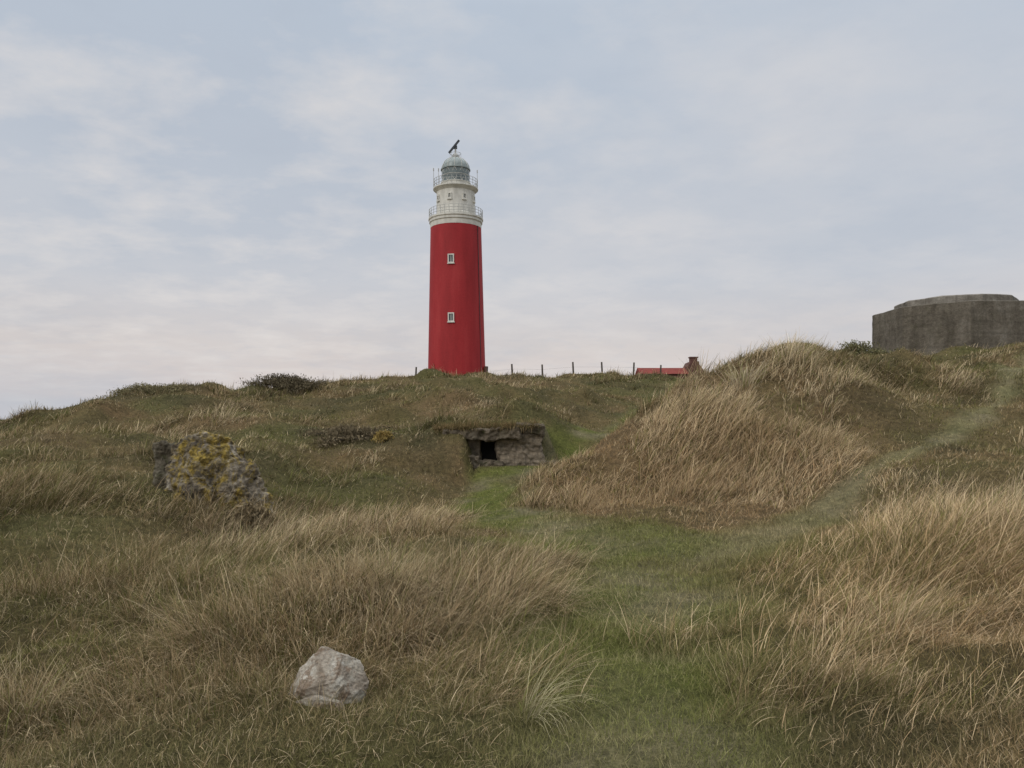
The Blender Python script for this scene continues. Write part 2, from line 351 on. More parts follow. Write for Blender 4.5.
# short turf
x,y=scatter(450000,2.2,64)
x2=rng.uniform(-1.2,5.0,330000); y2=rng.uniform(2.8,14,330000); k2=(np.maximum(*pmask(x2,y2))>.15)&(rng.random(len(x2))<np.clip(5/y2,.25,1)); x=np.concatenate([x,x2[k2]]); y=np.concatenate([y,y2[k2]])
T,S,K=fields(x,y); pa,pb=pmask(x,y); pm=np.maximum(pa,pb)
worn=np.clip((fbm(x,y,4,.8,12)-.46)*5,0,1)*pm
keep=(~blocked(x,y))&(rng.random(len(x))>worn*.4)
x,y,T,S,K,pa,pb,pm,worn=[q[keep] for q in (x,y,T,S,K,pa,pb,pm,worn)]
n_=len(x); D=y
L=(.05+.13*rng.random(n_)*(.4+T))*(1-pm)+(.025+.06*rng.random(n_)**1.5)*pm
L=L*(1+np.clip(D/60,0,.6))
w=np.maximum(.0034,D*.00070)*rng.uniform(.7,1.4,n_)
c0=L3(c_ol,c_tan,np.clip(S*.8+rng.normal(0,.25,n_),0,1)); c0=L3(c0,c_dk*1.1,np.clip(K+rng.normal(0,.2,n_),0,1)*.85)
c0=L3(c0,c_gr*.75,np.clip((fbm(x,y,3,1.6,21)-.47)*5,0,.7)*(1-K*.7)*np.clip(1.3-T,0,1))
st=rng.random(n_)<.11; c0[st]=c_pale*.85
c0=c0*warm(x,y)
edge=np.clip(pm*2.5,0,1)
cg=L3(c_gr,np.array([.37,.31,.18]),np.clip(worn*.65+rng.random(n_)**2.4*.8,0,1)); cg=L3(cg,np.array([.39,.32,.205]),np.clip((pb-pa)*1.3,0,1)*.5)
c0=L3(c0,c_ol*.95,edge*.4); c0=L3(c0,cg,np.clip(pm*1.1,0,.95))*(rng.uniform(.5,1.4,n_)[:,None])
az=rng.uniform(0,2*math.pi,n_)
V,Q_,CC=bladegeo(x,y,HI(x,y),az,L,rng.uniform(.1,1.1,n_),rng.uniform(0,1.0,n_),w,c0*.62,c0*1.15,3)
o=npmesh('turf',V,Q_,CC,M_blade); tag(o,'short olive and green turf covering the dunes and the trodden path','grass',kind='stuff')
# tall tufts
def tufts(nt_,nb,name,label,thr,dr=(2.4,62)):
    x,y=scatter(nt_,*dr)
    T,S,K=fields(x,y); pa,pb=pmask(x,y); pm=np.clip(np.maximum(pa,pb)*1.3,0,1)
    keep=(rng.random(nt_)<np.clip(T*1.35-thr,0.05,1)*(1-pm)**1.4)&(~blocked(x,y))
    x,y,T,S,K,pb=[q[keep] for q in (x,y,T,S,K,pb)]; m=len(x)
    low=np.clip(1-np.exp(-(pdist(PB,x,y,True)/1.3)**2)+.28,0,1)
    tone=rng.normal(0,.30,m); lng=rng.uniform(.5,1.5,m)*low; flat=rng.random(m)<.38
    wd=-.3+(fbm(x,y,3,3.5,51)-.5)*4.5+rng.normal(0,.3,m); ws=rng.uniform(.4,1.6,m)
    i=np.repeat(np.arange(m),nb); n_=len(i)
    rad=.03+.10*T[i]*rng.random(n_); ph=rng.uniform(0,2*math.pi,n_)
    rad=rad*(1+y[i]/25)
    bx_=x[i]+rad*np.cos(ph); by_=y[i]+rad*np.sin(ph)
    ax_=.7*np.cos(ph)+ws[i]*np.cos(wd[i])+rng.normal(0,.35,n_); ay_=.7*np.sin(ph)+ws[i]*np.sin(wd[i])+rng.normal(0,.35,n_); az=np.arctan2(ay_,ax_)
    near=np.clip((y[i]-2)/3.5,.45,1)
    L=(.12+.37*T[i])*lng[i]*rng.uniform(.45,1.2,n_)*near
    rgt=np.exp(-(((bx_-3.6)/2.8)**2+((by_-6.5)/4)**2))
    lean=rng.uniform(.1,.75,n_)+flat[i]*.65+rgt*.3; bend=rng.gamma(2.2,.42,n_)
    w=np.maximum(.0032,y[i]*.00056)*rng.uniform(.7,1.5,n_)
    s=np.clip(S[i]+tone[i]+flat[i]*.3+rng.normal(0,.15,n_),0,1.4)
    c=L3(c_ol*1.1,c_tan,np.clip(s*1.5,0,1)); c=L3(c,c_pale,np.clip((s-.48)*1.5,0,1)); c=L3(c,c_dk,K[i]*.6)
    gr=(rng.random(n_)<.14); c[gr]=c_gr*.95
    pale=(rng.random(n_)<.11); c[pale]=c_pale*1.12
    dk=(rng.random(n_)<.14); c[dk]=c_dk*1.2
    L=L*np.where(pale,1.2,1)
    c=c*warm(bx_,by_)*rng.uniform(.6,1.3,n_)[:,None]
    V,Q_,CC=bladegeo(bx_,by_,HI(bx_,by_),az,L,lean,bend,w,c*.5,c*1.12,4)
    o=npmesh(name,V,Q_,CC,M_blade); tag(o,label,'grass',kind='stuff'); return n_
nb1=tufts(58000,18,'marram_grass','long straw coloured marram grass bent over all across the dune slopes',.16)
# sparse coarse pale and dead blades in the near grass, crisp enough to read one by one
x,y=scatter(26000,2.6,15)
T,S,K=fields(x,y); pa,pb=pmask(x,y); keep=(rng.random(len(x))<(.2+T)*(1-np.clip(np.maximum(pa,pb)*1.3,0,1))**2)&(~blocked(x,y)); x,y,T=x[keep],y[keep],T[keep]; n_=len(x)
wd=-.3+(fbm(x,y,3,3.5,51)-.5)*4.5+rng.normal(0,.6,n_)
c=L3(c_tan*1.2,c_pale*1.3,rng.random(n_))*rng.uniform(.7,1.1,n_)[:,None]*warm(x,y)
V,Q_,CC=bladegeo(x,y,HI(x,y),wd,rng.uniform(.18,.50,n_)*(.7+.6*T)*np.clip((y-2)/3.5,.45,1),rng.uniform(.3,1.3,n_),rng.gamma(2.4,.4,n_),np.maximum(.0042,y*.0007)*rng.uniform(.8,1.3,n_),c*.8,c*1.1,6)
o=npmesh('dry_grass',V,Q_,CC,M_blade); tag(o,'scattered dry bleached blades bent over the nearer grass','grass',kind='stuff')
print('blades',nb1,n_)

# individually placed tussocks
def tussock(px,D,nbl,L0,col_,label,spread=.1,bendm=1.0,wz=.6):
    cx=(px-512)/F*D; cz=H(cx,D)
    ph=rng.uniform(0,2*math.pi,nbl); rad=spread*np.sqrt(rng.random(nbl)); x=rad*np.cos(ph); y=rad*np.sin(ph)
    ax_=np.cos(ph)+wz+rng.normal(0,.3,nbl); ay_=np.sin(ph)-.1+rng.normal(0,.3,nbl)
    L=L0*rng.uniform(.5,1.15,nbl); z=HI(x+cx,y+D)-cz
    c=np.array(col_)[None]*rng.uniform(.6,1.35,nbl)[:,None]; gi=rng.random(nbl)<.2; c[gi]=c_gr*1.3
    V,Q_,CC=bladegeo(x,y,z,np.arctan2(ay_,ax_),L,rng.uniform(.1,.6,nbl),rng.gamma(2.5,.42*bendm,nbl),np.full(nbl,max(.004,D*.0006)),c*.6,c*1.1,6)
    o=npmesh('grass_tussock',V,Q_,CC,M_blade); o.location=(cx,D,cz); return tag(o,label,'grass tussock')
tussock(530,4.6,80,.58,(.46,.41,.24),'low fanned tussock of long blades at the left edge of the green path',.08,1.7,1.2)
tussock(385,7.0,130,.6,(.52,.43,.27),'tall pale tussock up the slope behind the pale angular rock',.16,1.0,-.3)
tussock(25,4.6,110,.5,(.48,.39,.24),'straw tussock with long blades in the bottom left corner',.14,1.0,.8)
tussock(900,5.8,140,.55,(.48,.37,.22),'long combed straw tussock right of the green path in the foreground',.18,1.1,.5)
tussock(745,21.5,190,.75,(.60,.50,.34),'pale spiky tussock on the left end of the grassy mound crest',.5,.7,.3)
tussock(795,22.8,220,.8,(.60,.50,.35),'pale spiky tussock on top of the grassy mound crest',.6,.7,.3)

# ------------------------------------------------------------------ shrubs
def shrub(px,D,w_,d_,h_,nl,label,colr,leaf=.06):
    cx=(px-512)/F*D; cz=H(cx,D)
    t=thing('shrub',label,'shrub',(cx,D,cz),0)
    mb=MB(); tips=[]
    for k in range(40):
        a=random.uniform(0,6.28); r=random.random()**.7
        tip=Vector((math.cos(a)*r*w_/2,math.sin(a)*r*d_/2,0)); zz=H(cx+tip.x,D+tip.y)-cz
        tip.z=zz+h_*(1-.75*r*r)*random.uniform(.6,.95)
        b0=Vector((random.uniform(-.01,.01),random.uniform(-.01,.01),-.02))
        mid=Vector((tip.x*.55,tip.y*.55,H(cx+tip.x*.55,D+tip.y*.55)-cz+h_*.2))
        mb.tube(b0,mid,.025,.01,5); mb.tube(mid-(mid-b0)*.02,mid+(tip-mid)*.8,.01,.004,5); tips.append((tip,mid))
    mb.build('stem',M_wood,t)
    ti=rng.integers(0,len(tips),nl); tp=np.array([tips[i][0] for i in ti]); md=np.array([tips[i][1] for i in ti]); u=rng.random((nl,1))**.7
    c=md+(tp-md)*u+rng.normal(0,1,(nl,3))*np.array([.12*w_/2,.12*d_/2,.12*h_])
    a=rng.normal(0,1,(nl,3)); a[:,2]=np.abs(a[:,2])*1.4; a/=np.linalg.norm(a,axis=1)[:,None]; b_=np.cross(a,rng.normal(0,1,(nl,3))); b_/=np.linalg.norm(b_,axis=1)[:,None]
    s=leaf*rng.uniform(.5,1.3,(nl,1)); V=np.stack([c-a*s,c-b_*s*.3,c+a*s,c+b_*s*.3],1).reshape(-1,3); Q_=np.arange(nl*4).reshape(-1,4)
    cc=np.repeat(np.array(colr)[None]*rng.uniform(.5,1.7,(nl,1)),4,0)
    o=npmesh('foliage',V,Q_,cc,M_leaf); o.parent=t; return t
shrub(287,42.0,4.6,2.8,.8,9500,'dark brown low shrub on the left dune crest, left of the lighthouse',(.115,.095,.06),.07)
shrub(145,37.6,4.0,2.4,.55,6000,'low olive brown shrub on the far left rise of the dune crest',(.18,.155,.085),.065)
shrub(850,29.8,2.8,2,.6,5500,'dark green low shrub on the skyline just left of the large concrete bunker',(.145,.135,.07),.06)
shrub(350,24.2,2.8,1.8,.45,3500,'brown low shrub on the slope left of the small ruined bunker',(.15,.12,.075),.06)
shrub(382,23.6,.7,.5,.34,900,'small yellowish shrub just left of the ruined bunker roof',(.30,.22,.08),.05)
shrub(252,13.3,1.0,.5,.5,2600,'brown twiggy shrub at the right foot of the lichen covered boulder',(.18,.14,.085),.05)

# ------------------------------------------------------------------ rocks
def rock(name,hulls,loc,mat,label,cuts=4,amp=.04,sc=3,fine=.01,bev=.02,minlen=.02,ridged=0):
    bm=bmesh.new()
    for pts in hulls:
        b2=bmesh.new()
        for p in pts: b2.verts.new(p)
        bmesh.ops.convex_hull(b2,input=b2.verts[:])
        bmesh.ops.delete(b2,geom=[v for v in b2.verts if not v.link_faces],context='VERTS')
        bmesh.ops.dissolve_limit(b2,angle_limit=R(12),verts=b2.verts[:],edges=b2.edges[:])
        bmesh.ops.bevel(b2,geom=b2.edges[:],offset=bev,segments=1,affect='EDGES')
        bmesh.ops.triangulate(b2,faces=b2.faces[:])
        for _ in range(cuts):
            es=[e for e in b2.edges if e.calc_length()>minlen]
            if not es: break
            bmesh.ops.subdivide_edges(b2,edges=es,cuts=1); bmesh.ops.triangulate(b2,faces=[f for f in b2.faces if len(f.verts)>3])
        b2.normal_update()
        for v in b2.verts:
            q=v.co*sc+Vector((3.1,7.7,1.3)); nn=v.normal.copy()
            rd=abs(mnoise.noise(q*1.3)); 
            v.co+=nn*(amp*mnoise.fractal(q,1,2,4)+fine*mnoise.fractal(q*6,1,2,3)-ridged*max(0,.25-rd)*2)
        tmp=bpy.data.meshes.new('tmp'); b2.to_mesh(tmp); b2.free(); bm.from_mesh(tmp); bpy.data.meshes.remove(tmp)
    me=bpy.data.meshes.new(name); bm.to_mesh(me); bm.free()
    o=link(name,me,mat,loc=loc); return tag(o,label,'rock')
k=FRD/F
def q(px,py,dy): return ((px-325)*k,dy,(712-py)*k)
# a main block and a lower broken ledge in front of it
hA=[q(284,694,.08),q(298,668,.08),q(319,646,.12),q(341,654,.10),q(356,662,.16),q(368,682,.12),q(360,700,.05),q(338,720,-.04),q(296,712,.0),q(306,682,-.05),q(338,674,-.06),q(356,690,.0),q(312,662,.27),q(350,672,.27),q(295,712,.27),q(358,712,.27)]
hB=[q(288,704,-.02),q(300,692,-.08),q(322,684,-.14),q(346,690,-.14),q(352,704,-.10),q(340,726,-.16),q(298,722,-.12),q(300,700,.1),q(345,700,.1),q(320,690,.05),q(340,722,.1),q(300,722,.1)]
rock('rock',[hA,hB],(fr[0]-.01,FRD,EYE+(HY-717)*k+.0),M_rock,'pale angular rock lying in the grass in the foreground',5,.006,9,.005,.002,.012,.010)
k=14/F
def q(px,py,dy): return ((px-215)*k,dy,(515-py)*k)
h1=[q(176,520,-.1),q(168,470,0),(q(172,440,.1)),q(186,430,.1),q(220,426,.14),q(238,436,.15),q(246,460,.1),q(240,520,-.1),q(205,520,-.3),q(206,460,-.2),q(180,446,.7),q(236,446,.7),q(240,520,.8),q(176,520,.8)]
h2=[q(232,454,.1),q(252,452,.2),q(262,470,.1),q(272,494,.1),q(280,525,0),q(222,525,-.35),q(226,486,-.25),q(250,478,-.15),q(240,458,.6),q(270,520,.7),q(225,520,.6)]
h3=[q(184,500,-.3),q(192,474,-.3),q(216,468,-.34),q(226,490,-.38),q(222,525,-.42),q(184,525,-.4),q(190,482,.1),q(222,482,.1),q(220,525,.1),q(186,525,.1)]
zt=EYE+(HY-515)*k
rock('boulder',[h1,h2,h3],(bx,14,zt-.08),M_lich,'large broken chunk of concrete covered in yellow lichen on the left slope',5,.085,2.4,.03,.02,.035,.08)
h1=[q(153,452,0),q(147,446,.1),q(160,440,0),q(170,444,0),q(178,457,0),q(180,492,-.1),q(160,488,-.1),q(150,467,0),q(152,452,.5),q(180,450,.5),q(180,500,.5),q(150,500,.5)]
h2=[q(154,482,-.2),q(160,470,-.15),q(172,478,-.2),q(170,500,-.25),q(152,500,-.2),q(158,474,.1),q(172,484,.1),q(165,500,.1)]
rock('boulder',[h1,h2],(bx+.02,14.3,zt+.0),M_dkrock,'small mossy concrete lump left of the yellow lichen chunk',4,.07,2.5,.03,.03,.035,.08)

# ------------------------------------------------------------------ small ruined bunker
def roughbox(name,lo,hi,mat,parent,amp=.03,cut=.12,seed=0,fn=None):
    bm=bmesh.new(); bmesh.ops.create_cube(bm,size=1)
    for v in bm.verts: v.co=Vector([(lo[i]+hi[i])/2+v.co[i]*(hi[i]-lo[i]) for i in range(3)])
    bmesh.ops.bevel(bm,geom=bm.edges[:],offset=min(.03,amp*1.2),segments=1,affect='EDGES')
    bmesh.ops.triangulate(bm,faces=bm.faces[:])
    for _ in range(6):
        es=[e for e in bm.edges if e.calc_length()>cut]
        if not es: break
        bmesh.ops.subdivide_edges(bm,edges=es,cuts=1); bmesh.ops.triangulate(bm,faces=[f for f in bm.faces if len(f.verts)>3])
    bm.normal_update()
    for v in bm.verts:
        p=v.co*2.3+Vector((seed*3.3,1,2)); v.co+=v.normal*amp*(1.5*mnoise.fractal(p,1,2,4)+.8*mnoise.noise(p*4))
        if fn: v.co=Vector(fn(v.co))
    me=bpy.data.meshes.new(name); bm.to_mesh(me); bm.free(); return link(name,me,mat,parent)
bl=(-.45,23.9,.38)
t=thing('ruined_bunker','small ruined bunker with a dark doorway, half buried in the grassy bank below the lighthouse','bunker',bl)
kk=.0302
def lx(px): return (px-512)*kk-bl[0]
def lz(py): return EYE+(430-py)*kk-bl[2]
def brk(c):
    e=.10*mnoise.noise(Vector((c.x*2.1,c.z*3,4.2)))+.05*mnoise.noise(Vector((c.x*7,c.z*6,1.2)))
    return (c.x,c.y+(e if c.y<.3 else 0),c.z+.03*c.x-.02+.05*mnoise.noise(Vector((c.x*1.5,c.y,0)))+ (.04*mnoise.noise(Vector((c.x*6,c.y*4,3)))))
roughbox('roof_slab',(lx(444),-.22,lz(438.5)),(lx(520),1.0,lz(427.5)),M_slab,t,.045,.07,1,brk)
roughbox('roof_slab',(lx(517),-.1,lz(435.5)),(lx(544),1.0,lz(426)),M_slab,t,.04,.07,9,lambda c:(c.x,c.y,c.z-.10*(c.x-1.5)+.03*mnoise.noise(Vector((c.x*6,c.y*4,3)))))
roughbox('wall',(lx(497),0,-.3),(lx(543),.75,lz(434)),M_rub,t,.04,.06,2,lambda c:(c.x+.05*math.sin(c.z*6),c.y+.05*mnoise.noise(c*3),c.z))
roughbox('wall',(lx(455),.05,-.3),(lx(481),.75,lz(434)),M_slab,t,.035,.1,3)
roughbox('back_wall',(lx(481)-.02,.38,-.3),(lx(497)+.02,.55,lz(433)),M_doorshade,t,.01,.2,4)
for i,(px,dy,s) in enumerate([(484,-.2,.24),(497,-.25,.2),(549,-.05,.2),(468,-.2,.36),(491,-.05,.24)]):
    roughbox('rubble_block',(lx(px)-s,dy-s,-.15),(lx(px)+s,dy+s,s*1.1+.1),M_slab,t,.05,.08,5+i)
nbl=6000; x=rng.uniform(lx(434),lx(540),nbl); y=rng.uniform(-.24,.95,nbl); kp=rng.random(nbl)<np.clip(.5+y*.8+np.where(x<lx(470),.6,0)+(fbm(x,y,3,.5,61)-.5)*2.0,0,1); x,y=x[kp],y[kp]; nbl=len(x)
c=L3(c_ol,c_tan,rng.random(nbl))*rng.uniform(.5,1.3,nbl)[:,None]
V,Q_,CC=bladegeo(x,y,lz(427.5)+.03*x-.01+y*.03,rng.uniform(-2.6,-.5,nbl),rng.uniform(.08,.36,nbl),rng.uniform(.1,1.2,nbl),rng.gamma(2.4,.5,nbl),np.full(nbl,.018),c*.6,c*1.1,4)
o=npmesh('turf_cover',V,Q_,CC,M_blade); o.parent=t; o['kind']='stuff'

# ------------------------------------------------------------------ big bunker
cx=(955-512)/F*50; zb=H(26,46)-1.0
t=thing('large_bunker','massive weathered concrete bunker with a raised cap on the hill at the right','bunker',(cx,50,zb),0)
def polyprism(rings,rot,n=8):
    mb=MB(); vs=[];fs=[]
    for r_,z_ in rings:
        for i in range(n):
            a=rot+2*math.pi*i/n; vs.append((r_*math.sin(a),-r_*math.cos(a),z_))
    for kx in range(len(rings)-1):
        for i in range(n): fs.append((kx*n+i,kx*n+(i+1)%n,(kx+1)*n+(i+1)%n,(kx+1)*n+i))
    fs.append(tuple(range(n))); fs.append(tuple(range((len(rings)-1)*n,len(rings)*n))); mb.add(vs,fs); return mb
def roughen(o,amp,cut,seed):
    bm=bmesh.new(); bm.from_mesh(o.data); bmesh.ops.triangulate(bm,faces=bm.faces[:])
    for _ in range(5):
        es=[e for e in bm.edges if e.calc_length()>cut]
        if not es: break
        bmesh.ops.subdivide_edges(bm,edges=es,cuts=1); bmesh.ops.triangulate(bm,faces=[f for f in bm.faces if len(f.verts)>3])
    bm.normal_update()
    for v in bm.verts:
        p=v.co*1.1+Vector((seed,2,5)); v.co+=v.normal*amp*(mnoise.fractal(p,1,2,5)+.5*min(0,mnoise.noise(p*2.7)))
    bm.to_mesh(o.data); bm.free()
D0=45.9
ztop=EYE+(430-301)/F*D0-zb
o=polyprism([(4.75,0),(4.75,ztop-.05),(4.68,ztop),(3.2,ztop+.08)],R(-19.5)).build('body',M_conc,t); roughen(o,.03,.35,3)
z2=EYE+(430-295)/F*47.2-zb
o=polyprism([(3.45,ztop-.05),(3.45,z2-.06),(3.37,z2),(2.4,z2+.01)],R(-5),10).build('roof_cap',M_concl,t); roughen(o,.02,.3,8)

# ------------------------------------------------------------------ lighthouse
LD=117.0; LX=(457-512)*LD/F; LZ=H(LX,LD)-.3
def z(py): return EYE+(430-py)*(LD-float(np.interp(py,[140,155,165,183,212,372],[0,.6,1.8,3,4,4.2])))/F-LZ
t=thing('lighthouse','tall round red lighthouse with white lantern room, two galleries and a radar on top','lighthouse',(LX,LD,LZ))
t.rotation_euler=(0,R(-.35),0)
def rt(zz): return 4.22+(3.72-4.22)*(zz-z(372))/(z(222)-z(372))
mb=MB(); mb.lathe([(rt(0)+.25,0),(rt(1.2)+.25,1.2),(rt(1.3),1.3),(rt(z(300)),z(300)),(3.72,z(222))],64)
mb.build('tower',M_red,t,smooth=True)
mb=MB(); mb.lathe([(3.73,z(222)),(3.77,z(219.5)),(3.77,z(217.5)),(3.9,z(216.5)),(3.9,z(214.5)),(4.02,z(213.5)),(4.02,z(212)),(2.5,z(211.8))],64)
mb.build('cornice',M_white,t,smooth=True)
def railing(name,r_,z0,z1,n,rings=3):
    mb=MB()
    for i in range(n):
        a=2*math.pi*i/n; mb.tube((r_*math.cos(a),r_*math.sin(a),z0),(r_*math.cos(a),r_*math.sin(a),z1),.034,n=5)
    for j in range(1,rings+1): mb.ring(r_,z0+(z1-z0)*j/rings,.03)
    return mb.build(name,M_rail,t)
railing('gallery_railing',3.92,z(212),z(204),36)
mb=MB(); mb.lathe([(2.95,z(211.9)),(2.95,z(208.5)),(2.85,z(208)),(2.8,z(187)),(2.95,z(186)),(3.2,z(184.5)),(3.3,z(184)),(3.3,z(183)),(1.5,z(182.9))],56)
mb.build('watch_room',M_white,t,smooth=True)
railing('upper_railing',3.22,z(183),z(175.5),30)
mb=MB(); mb.lathe([(2.15,z(182.9)),(2.15,z(179)),(2.22,z(178.7)),(2.22,z(178))],48); mb.build('lantern_base',M_white,t,smooth=True)
mb=MB(); mb.lathe([(2.05,z(178)),(2.05,z(166.5))],32); g_=mb.build('lantern_glazing',M_glaze,t,smooth=True)
mb=MB()
for i in range(12):
    a=2*math.pi*i/12; a2=a+math.pi/12*2
    mb.tube((2.08*math.cos(a),2.08*math.sin(a),z(178)),(2.08*math.cos(a2),2.08*math.sin(a2),z(166.5)),.03,n=5)
    mb.tube((2.08*math.cos(a2),2.08*math.sin(a2),z(178)),(2.08*math.cos(a),2.08*math.sin(a),z(166.5)),.03,n=5)
mb.ring(2.08,z(172),.03); mb.build('glazing_bars',M_white,g_)
prof=[(2.18,z(166.5)),(2.18,z(165.7))]+[(2.05*math.cos(R(a)),z(165.5)+(z(156)-z(165.5))*math.sin(R(a))) for a in range(0,85,10)]
mb=MB(); mb.lathe(prof,40); dm=mb.build('dome',M_dome,t,smooth=True)
mb=MB()
for i in range(12):
    a=2*math.pi*i/12; pr=[Vector((2.08*math.cos(R(b))*math.cos(a),2.08*math.cos(R(b))*math.sin(a),z(165.5)+(z(155.8)-z(165.5))*math.sin(R(b)))) for b in range(0,91,15)]
    for u,v in zip(pr[:-1],pr[1:]): mb.tube(u,v,.035,n=4)
mb.build('rib',M_white,dm)
mb=MB(); mb.lathe([(.5,z(157)),(.55,z(155)),(.4,z(153.2)),(.2,z(152)),(.12,z(151.9)),(.12,z(147))],16); mb.ring(.8,z(152.5),.03,24)
for i in range(8):
    a=2*math.pi*i/8; mb.tube((.8*math.cos(a),.8*math.sin(a),z(157.5)),(.8*math.cos(a),.8*math.sin(a),z(152.5)),.025,n=4)
mb.build('radar_mast',M_rail,t,smooth=True)
mb=MB(); a_=Vector((-.95,-.1,z(152))); b_=Vector((.55,-.1,z(140.5))); 
rot=(b_-a_).to_track_quat('X','Z').to_matrix(); mb.box((a_+b_)/2,((b_-a_).length,.3,.26),rot)
mb.box(Vector((0,0,z(146.6))),(.5,.4,.4)); mb.build('radar_antenna',M_darkm,t)
for dx,top in((-3.2,166),(3.2,168),(-2.3,170)):
    mb=MB(); y_=-math.sqrt(max(0,3.22**2-dx*dx)); mb.tube((dx,y_,z(183)),(dx,y_,z(top)),.05,.03,n=5); mb.box((dx,y_,z(top)),(.14,.14,.4)); mb.build('antenna_pole',M_rail,t)
def tower_window(az_deg,py,w_,h_,rad,frame_mat=M_white):
    a=R(az_deg); u=Vector((math.sin(a),-math.cos(a),0)); s_=Vector((math.cos(a),math.sin(a),0)); zc=z(py); c_=u*(rad)+Vector((0,0,zc))
    rot=Matrix((s_,u,Vector((0,0,1)))).transposed()
    mb=MB(); ft=.16
    for sx in(-1,1): mb.box(c_+s_*sx*(w_/2-ft/2),(ft,.3,h_),rot)
    for sz in(-1,1): mb.box(c_+Vector((0,0,sz*(h_/2-ft/2))),(w_-2*ft,.3,ft),rot)
    mb.box(c_-Vector((0,0,h_*.5+.06)),(w_+.15,.4,.12),rot)
    mb.box(c_+u*-.05,(.07,.2,h_-2*ft),rot)
    fr_=mb.build('window',frame_mat,t)
    mb=MB(); mb.box(c_-u*.02,(w_-2*ft,.1,h_-2*ft),rot); mb.build('pane',M_pane,fr_)
tower_window(-7,258,.9,1.3,rt(z(258))); tower_window(-7,317,.9,1.3,rt(z(317)))
for a in(-58,-14,30,72): tower_window(a,194,.62,.85,2.80)
mb=MB(); mb.tube((rt(1.4)*math.sin(R(60)),-rt(1.4)*math.cos(R(60)),1.4),(3.79*math.sin(R(60)),-3.79*math.cos(R(60)),z(222)),.05,n=5); mb.build('lightning_conductor',M_darkm,t)
mb=MB(); mb.box((4.35,-1.2,z(365)/2),(.45,.9,z(365))) ; mb.build('buttress',M_brick,t)

# ------------------------------------------------------------------ house
HD=110; kh=HD/F; hx=(672-512)*kh; hz=H(hx,HD)-.2
t=thing('brick_house','low brick house with red roof and chimney peeking over the dune right of the lighthouse','house',(hx,HD,hz))
def hX(px): return (px-672)*kh
def hZ(py): return EYE+(430-py)*kh-hz
wl=hZ(374); zr=hZ(366.5)
mb=MB(); mb.box(((hX(642)+hX(689))/2,2.5,wl/2),(hX(689)-hX(642),5,wl)); mb.build('wall',M_house,t)
mb=MB(); x0,x1=hX(640),hX(689)-.02
mb.add([(x0,-.3,wl),(x1,-.3,wl),(x1,2.5,zr),(x0,2.5,zr),(x0,5.3,wl),(x1,5.3,wl)],[(0,1,2,3),(3,2,5,4),(0,3,4),(1,5,2),(0,4,5,1)]); mb.build('roof',M_roof,t)
mb=MB(); 
def gab(y):
    return [(hX(688.6),y,0),(hX(706),y,0),(hX(706),y,hZ(372)),(hX(700),y,hZ(363.5)),(hX(700),y,hZ(361)),(hX(691.5),y,hZ(361)),(hX(688.6),y,hZ(366))]
g0=gab(.5); g1=gab(4); n7=len(g0); mb.add(g0+g1,[tuple(range(n7)),tuple(range(n7,2*n7))[::-1]]+[(i,(i+1)%n7,n7+(i+1)%n7,n7+i) for i in range(n7)])
mb.build('gable',M_house,t)
mb=MB(); mb.box((hX(695.5),1.4,(hZ(361)+hZ(357))/2),(hX(699)-hX(692),.9,hZ(357)-hZ(361))); mb.box((hX(695.5),1.4,hZ(356.6)),(hX(699.8)-hX(691.2),1.1,.14)); mb.build('chimney',M_brick,t)

# ------------------------------------------------------------------ fence
posts=[(415,367,62),(486,366.5,62),(513,364,62),(543,364.5,62.5),(574,362,63),(603,362,63.5),(633,362.5,64),(660,365,66)]
t=thing('wire_fence','weathered uneven fence posts along the dune crest beside the lighthouse','fence',(0,0,0))
tops=[]
for px,py,D in posts:
    x_=(px-512)/F*D; zg=H(x_,D); zt_=EYE+(430-py)/F*D
    mb=MB(); ln=random.uniform(-.12,.12); mb.tube((x_,D,zg-.3),(x_+ln,D,zt_),.08,.065,8); mb.build('post',M_wood,t); tops.append(Vector((x_+ln,D,zt_)))
mb=MB()
for a_,b_ in zip(tops[:-1],tops[1:]):
    mb.tube(a_-Vector((0,.06,.4)),b_-Vector((0,.06,.4)),.005,n=4)
mb.build('wire',M_darkm,t)

# ------------------------------------------------------------------ world, sun, camera
w_=bpy.data.worlds.new('World'); bpy.context.scene.world=w_; w_.use_nodes=True; nt=w_.node_tree; bg=nt.nodes['Background']
tc=nt.nodes.new('ShaderNodeTexCoord'); sp=nt.nodes.new('ShaderNodeSeparateXYZ'); nt.links.new(tc.outputs['Generated'],sp.inputs[0])
gr=ramp(nt,sp.outputs['Z'],[(0,(.60,.56,.575)),(.04,(.71,.62,.59)),(.10,(.675,.62,.60)),(.18,(.56,.585,.635)),(.47,(.50,.57,.665)),(.6,(.9,.97,1.05)),(1,(2.05,2.12,2.2))])
dv=N(nt,'ShaderNodeMath',operation='ADD'); dv.inputs[1].default_value=.16; nt.links.new(sp.outputs['Z'],dv.inputs[0])
mx_=N(nt,'ShaderNodeMath',operation='MAXIMUM'); mx_.inputs[1].default_value=.04; nt.links.new(dv.outputs[0],mx_.inputs[0])
cb=nt.nodes.new('ShaderNodeCombineXYZ')
for i_,ax in enumerate('XY'):
    d_=N(nt,'ShaderNodeMath',operation='DIVIDE'); nt.links.new(sp.outputs[ax],d_.inputs[0]); nt.links.new(mx_.outputs[0],d_.inputs[1]); nt.links.new(d_.outputs[0],cb.inputs[i_])
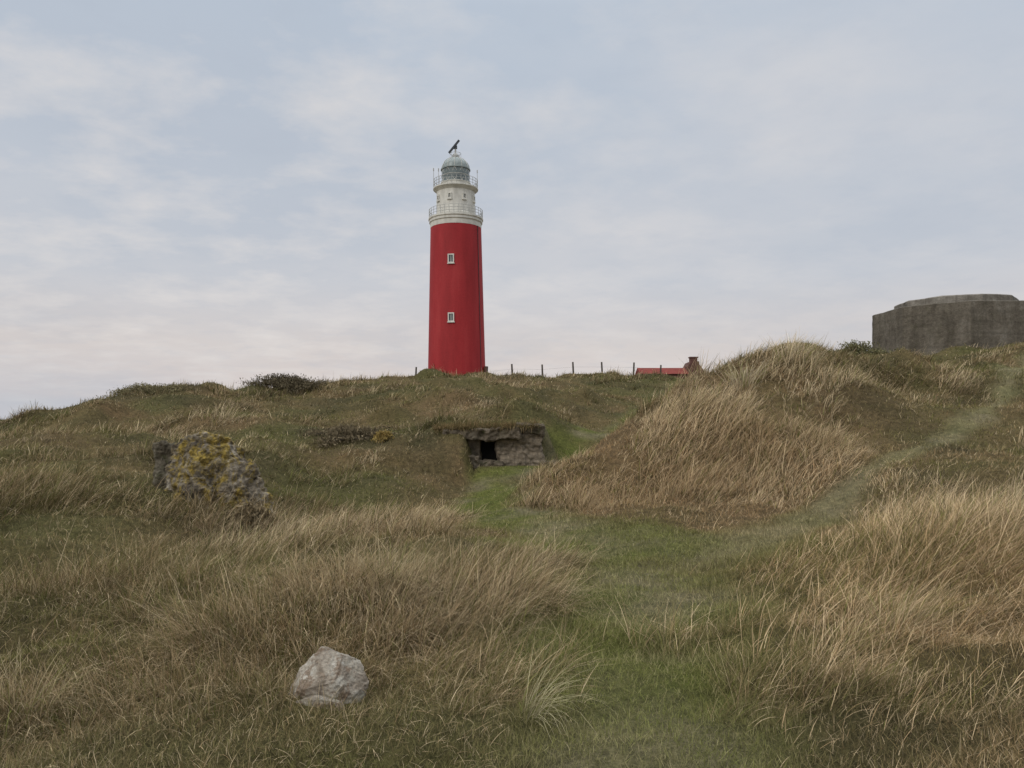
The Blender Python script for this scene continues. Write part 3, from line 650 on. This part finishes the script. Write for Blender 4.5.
def cloud(scale,sc,detail,rough,seed,dist=.3):
    mp=nt.nodes.new('ShaderNodeMapping'); mp.inputs['Scale'].default_value=sc; mp.inputs['Location'].default_value=(seed,seed*.7,0); mp.inputs['Rotation'].default_value=(0,0,R(-12))
    nt.links.new(cb.outputs[0],mp.inputs[0]); n_=N(nt,'ShaderNodeTexNoise'); n_.inputs['Scale'].default_value=scale; n_.inputs['Detail'].default_value=detail; n_.inputs['Roughness'].default_value=rough; n_.inputs['Distortion'].default_value=dist
    nt.links.new(mp.outputs[0],n_.inputs['Vector']); return n_.outputs['Fac']
c1=cloud(.9,(1,1,1),8,.52,3.0,.05); c2=cloud(3.8,(.9,1.0,1),8,.58,9.0,.08); c3=cloud(8,(1,1,1),6,.6,5.0,.1)
c=mixc(nt,ramp(nt,c1,[(.28,(.5,.5,.5)),(.50,(0,0,0))]),gr,(.47,.52,.60))
c=mixc(nt,ramp(nt,c1,[(.45,(0,0,0)),(.70,(.45,.45,.45))]),c,(.70,.68,.685))
lf=N(nt,'ShaderNodeMapRange'); lf.inputs['From Min'].default_value=.4; lf.inputs['From Max'].default_value=-.3; lf.inputs['To Min'].default_value=.3; lf.inputs['To Max'].default_value=1.0
nt.links.new(sp.outputs['X'],lf.inputs[0])
pk=mixc(nt,1.0,ramp(nt,c2,[(.45,(0,0,0)),(.72,(.6,.6,.6))]),(1,1,1),'MULTIPLY')
mm=N(nt,'ShaderNodeMath',operation='MULTIPLY'); nt.links.new(pk,mm.inputs[0]); nt.links.new(lf.outputs[0],mm.inputs[1])
c=mixc(nt,mm.outputs[0],c,(.80,.755,.725))
c=mixc(nt,ramp(nt,c3,[(.50,(0,0,0)),(.70,(.15,.15,.15))]),c,(.45,.50,.585))
# grey blue bank low at the far left
l1=N(nt,'ShaderNodeMapRange'); l1.inputs['From Min'].default_value=-.25; l1.inputs['From Max'].default_value=-.55; nt.links.new(sp.outputs['X'],l1.inputs[0])
l2=N(nt,'ShaderNodeMapRange'); l2.inputs['From Min'].default_value=.10; l2.inputs['From Max'].default_value=.03; nt.links.new(sp.outputs['Z'],l2.inputs[0])
m3=N(nt,'ShaderNodeMath',operation='MULTIPLY'); nt.links.new(l1.outputs[0],m3.inputs[0]); nt.links.new(l2.outputs[0],m3.inputs[1])
m4=N(nt,'ShaderNodeMath',operation='MULTIPLY'); nt.links.new(m3.outputs[0],m4.inputs[0]); m4.inputs[1].default_value=.7
c=mixc(nt,m4.outputs[0],c,(.50,.535,.60))
c=mixc(nt,ramp(nt,sp.outputs['Z'],[(.47,(0,0,0)),(.62,(1,1,1))]),c,gr)
sky=N(nt,'ShaderNodeTexSky'); sky.sky_type='NISHITA'; sky.sun_disc=False; sky.sun_elevation=R(32); sky.sun_rotation=R(225)
sk=mixc(nt,1.0,sky.outputs[0],(.08,.08,.08),'MULTIPLY')
c=mixc(nt,.05,c,sk)
nt.links.new(c,bg.inputs[0]); bg.inputs[1].default_value=1.0
sd=bpy.data.lights.new('sun','SUN'); sd.energy=1.1; sd.angle=R(20); sd.color=(1,.94,.86); so=bpy.data.objects.new('sun',sd); C.objects.link(so)
so.rotation_euler=Vector((.6,.6,-.53)).to_track_quat('-Z','Y').to_euler()
cam=bpy.data.cameras.new('camera'); co=bpy.data.objects.new('camera',cam); C.objects.link(co); co.location=(0,0,EYE); co.rotation_euler=(R(90),0,0)
cam.lens=F/1024*36; cam.sensor_width=36; cam.shift_y=46/1024; cam.clip_end=9000; bpy.context.scene.camera=co
vs=bpy.context.scene.view_settings; vs.view_transform='Standard'; vs.look='None'; vs.exposure=0
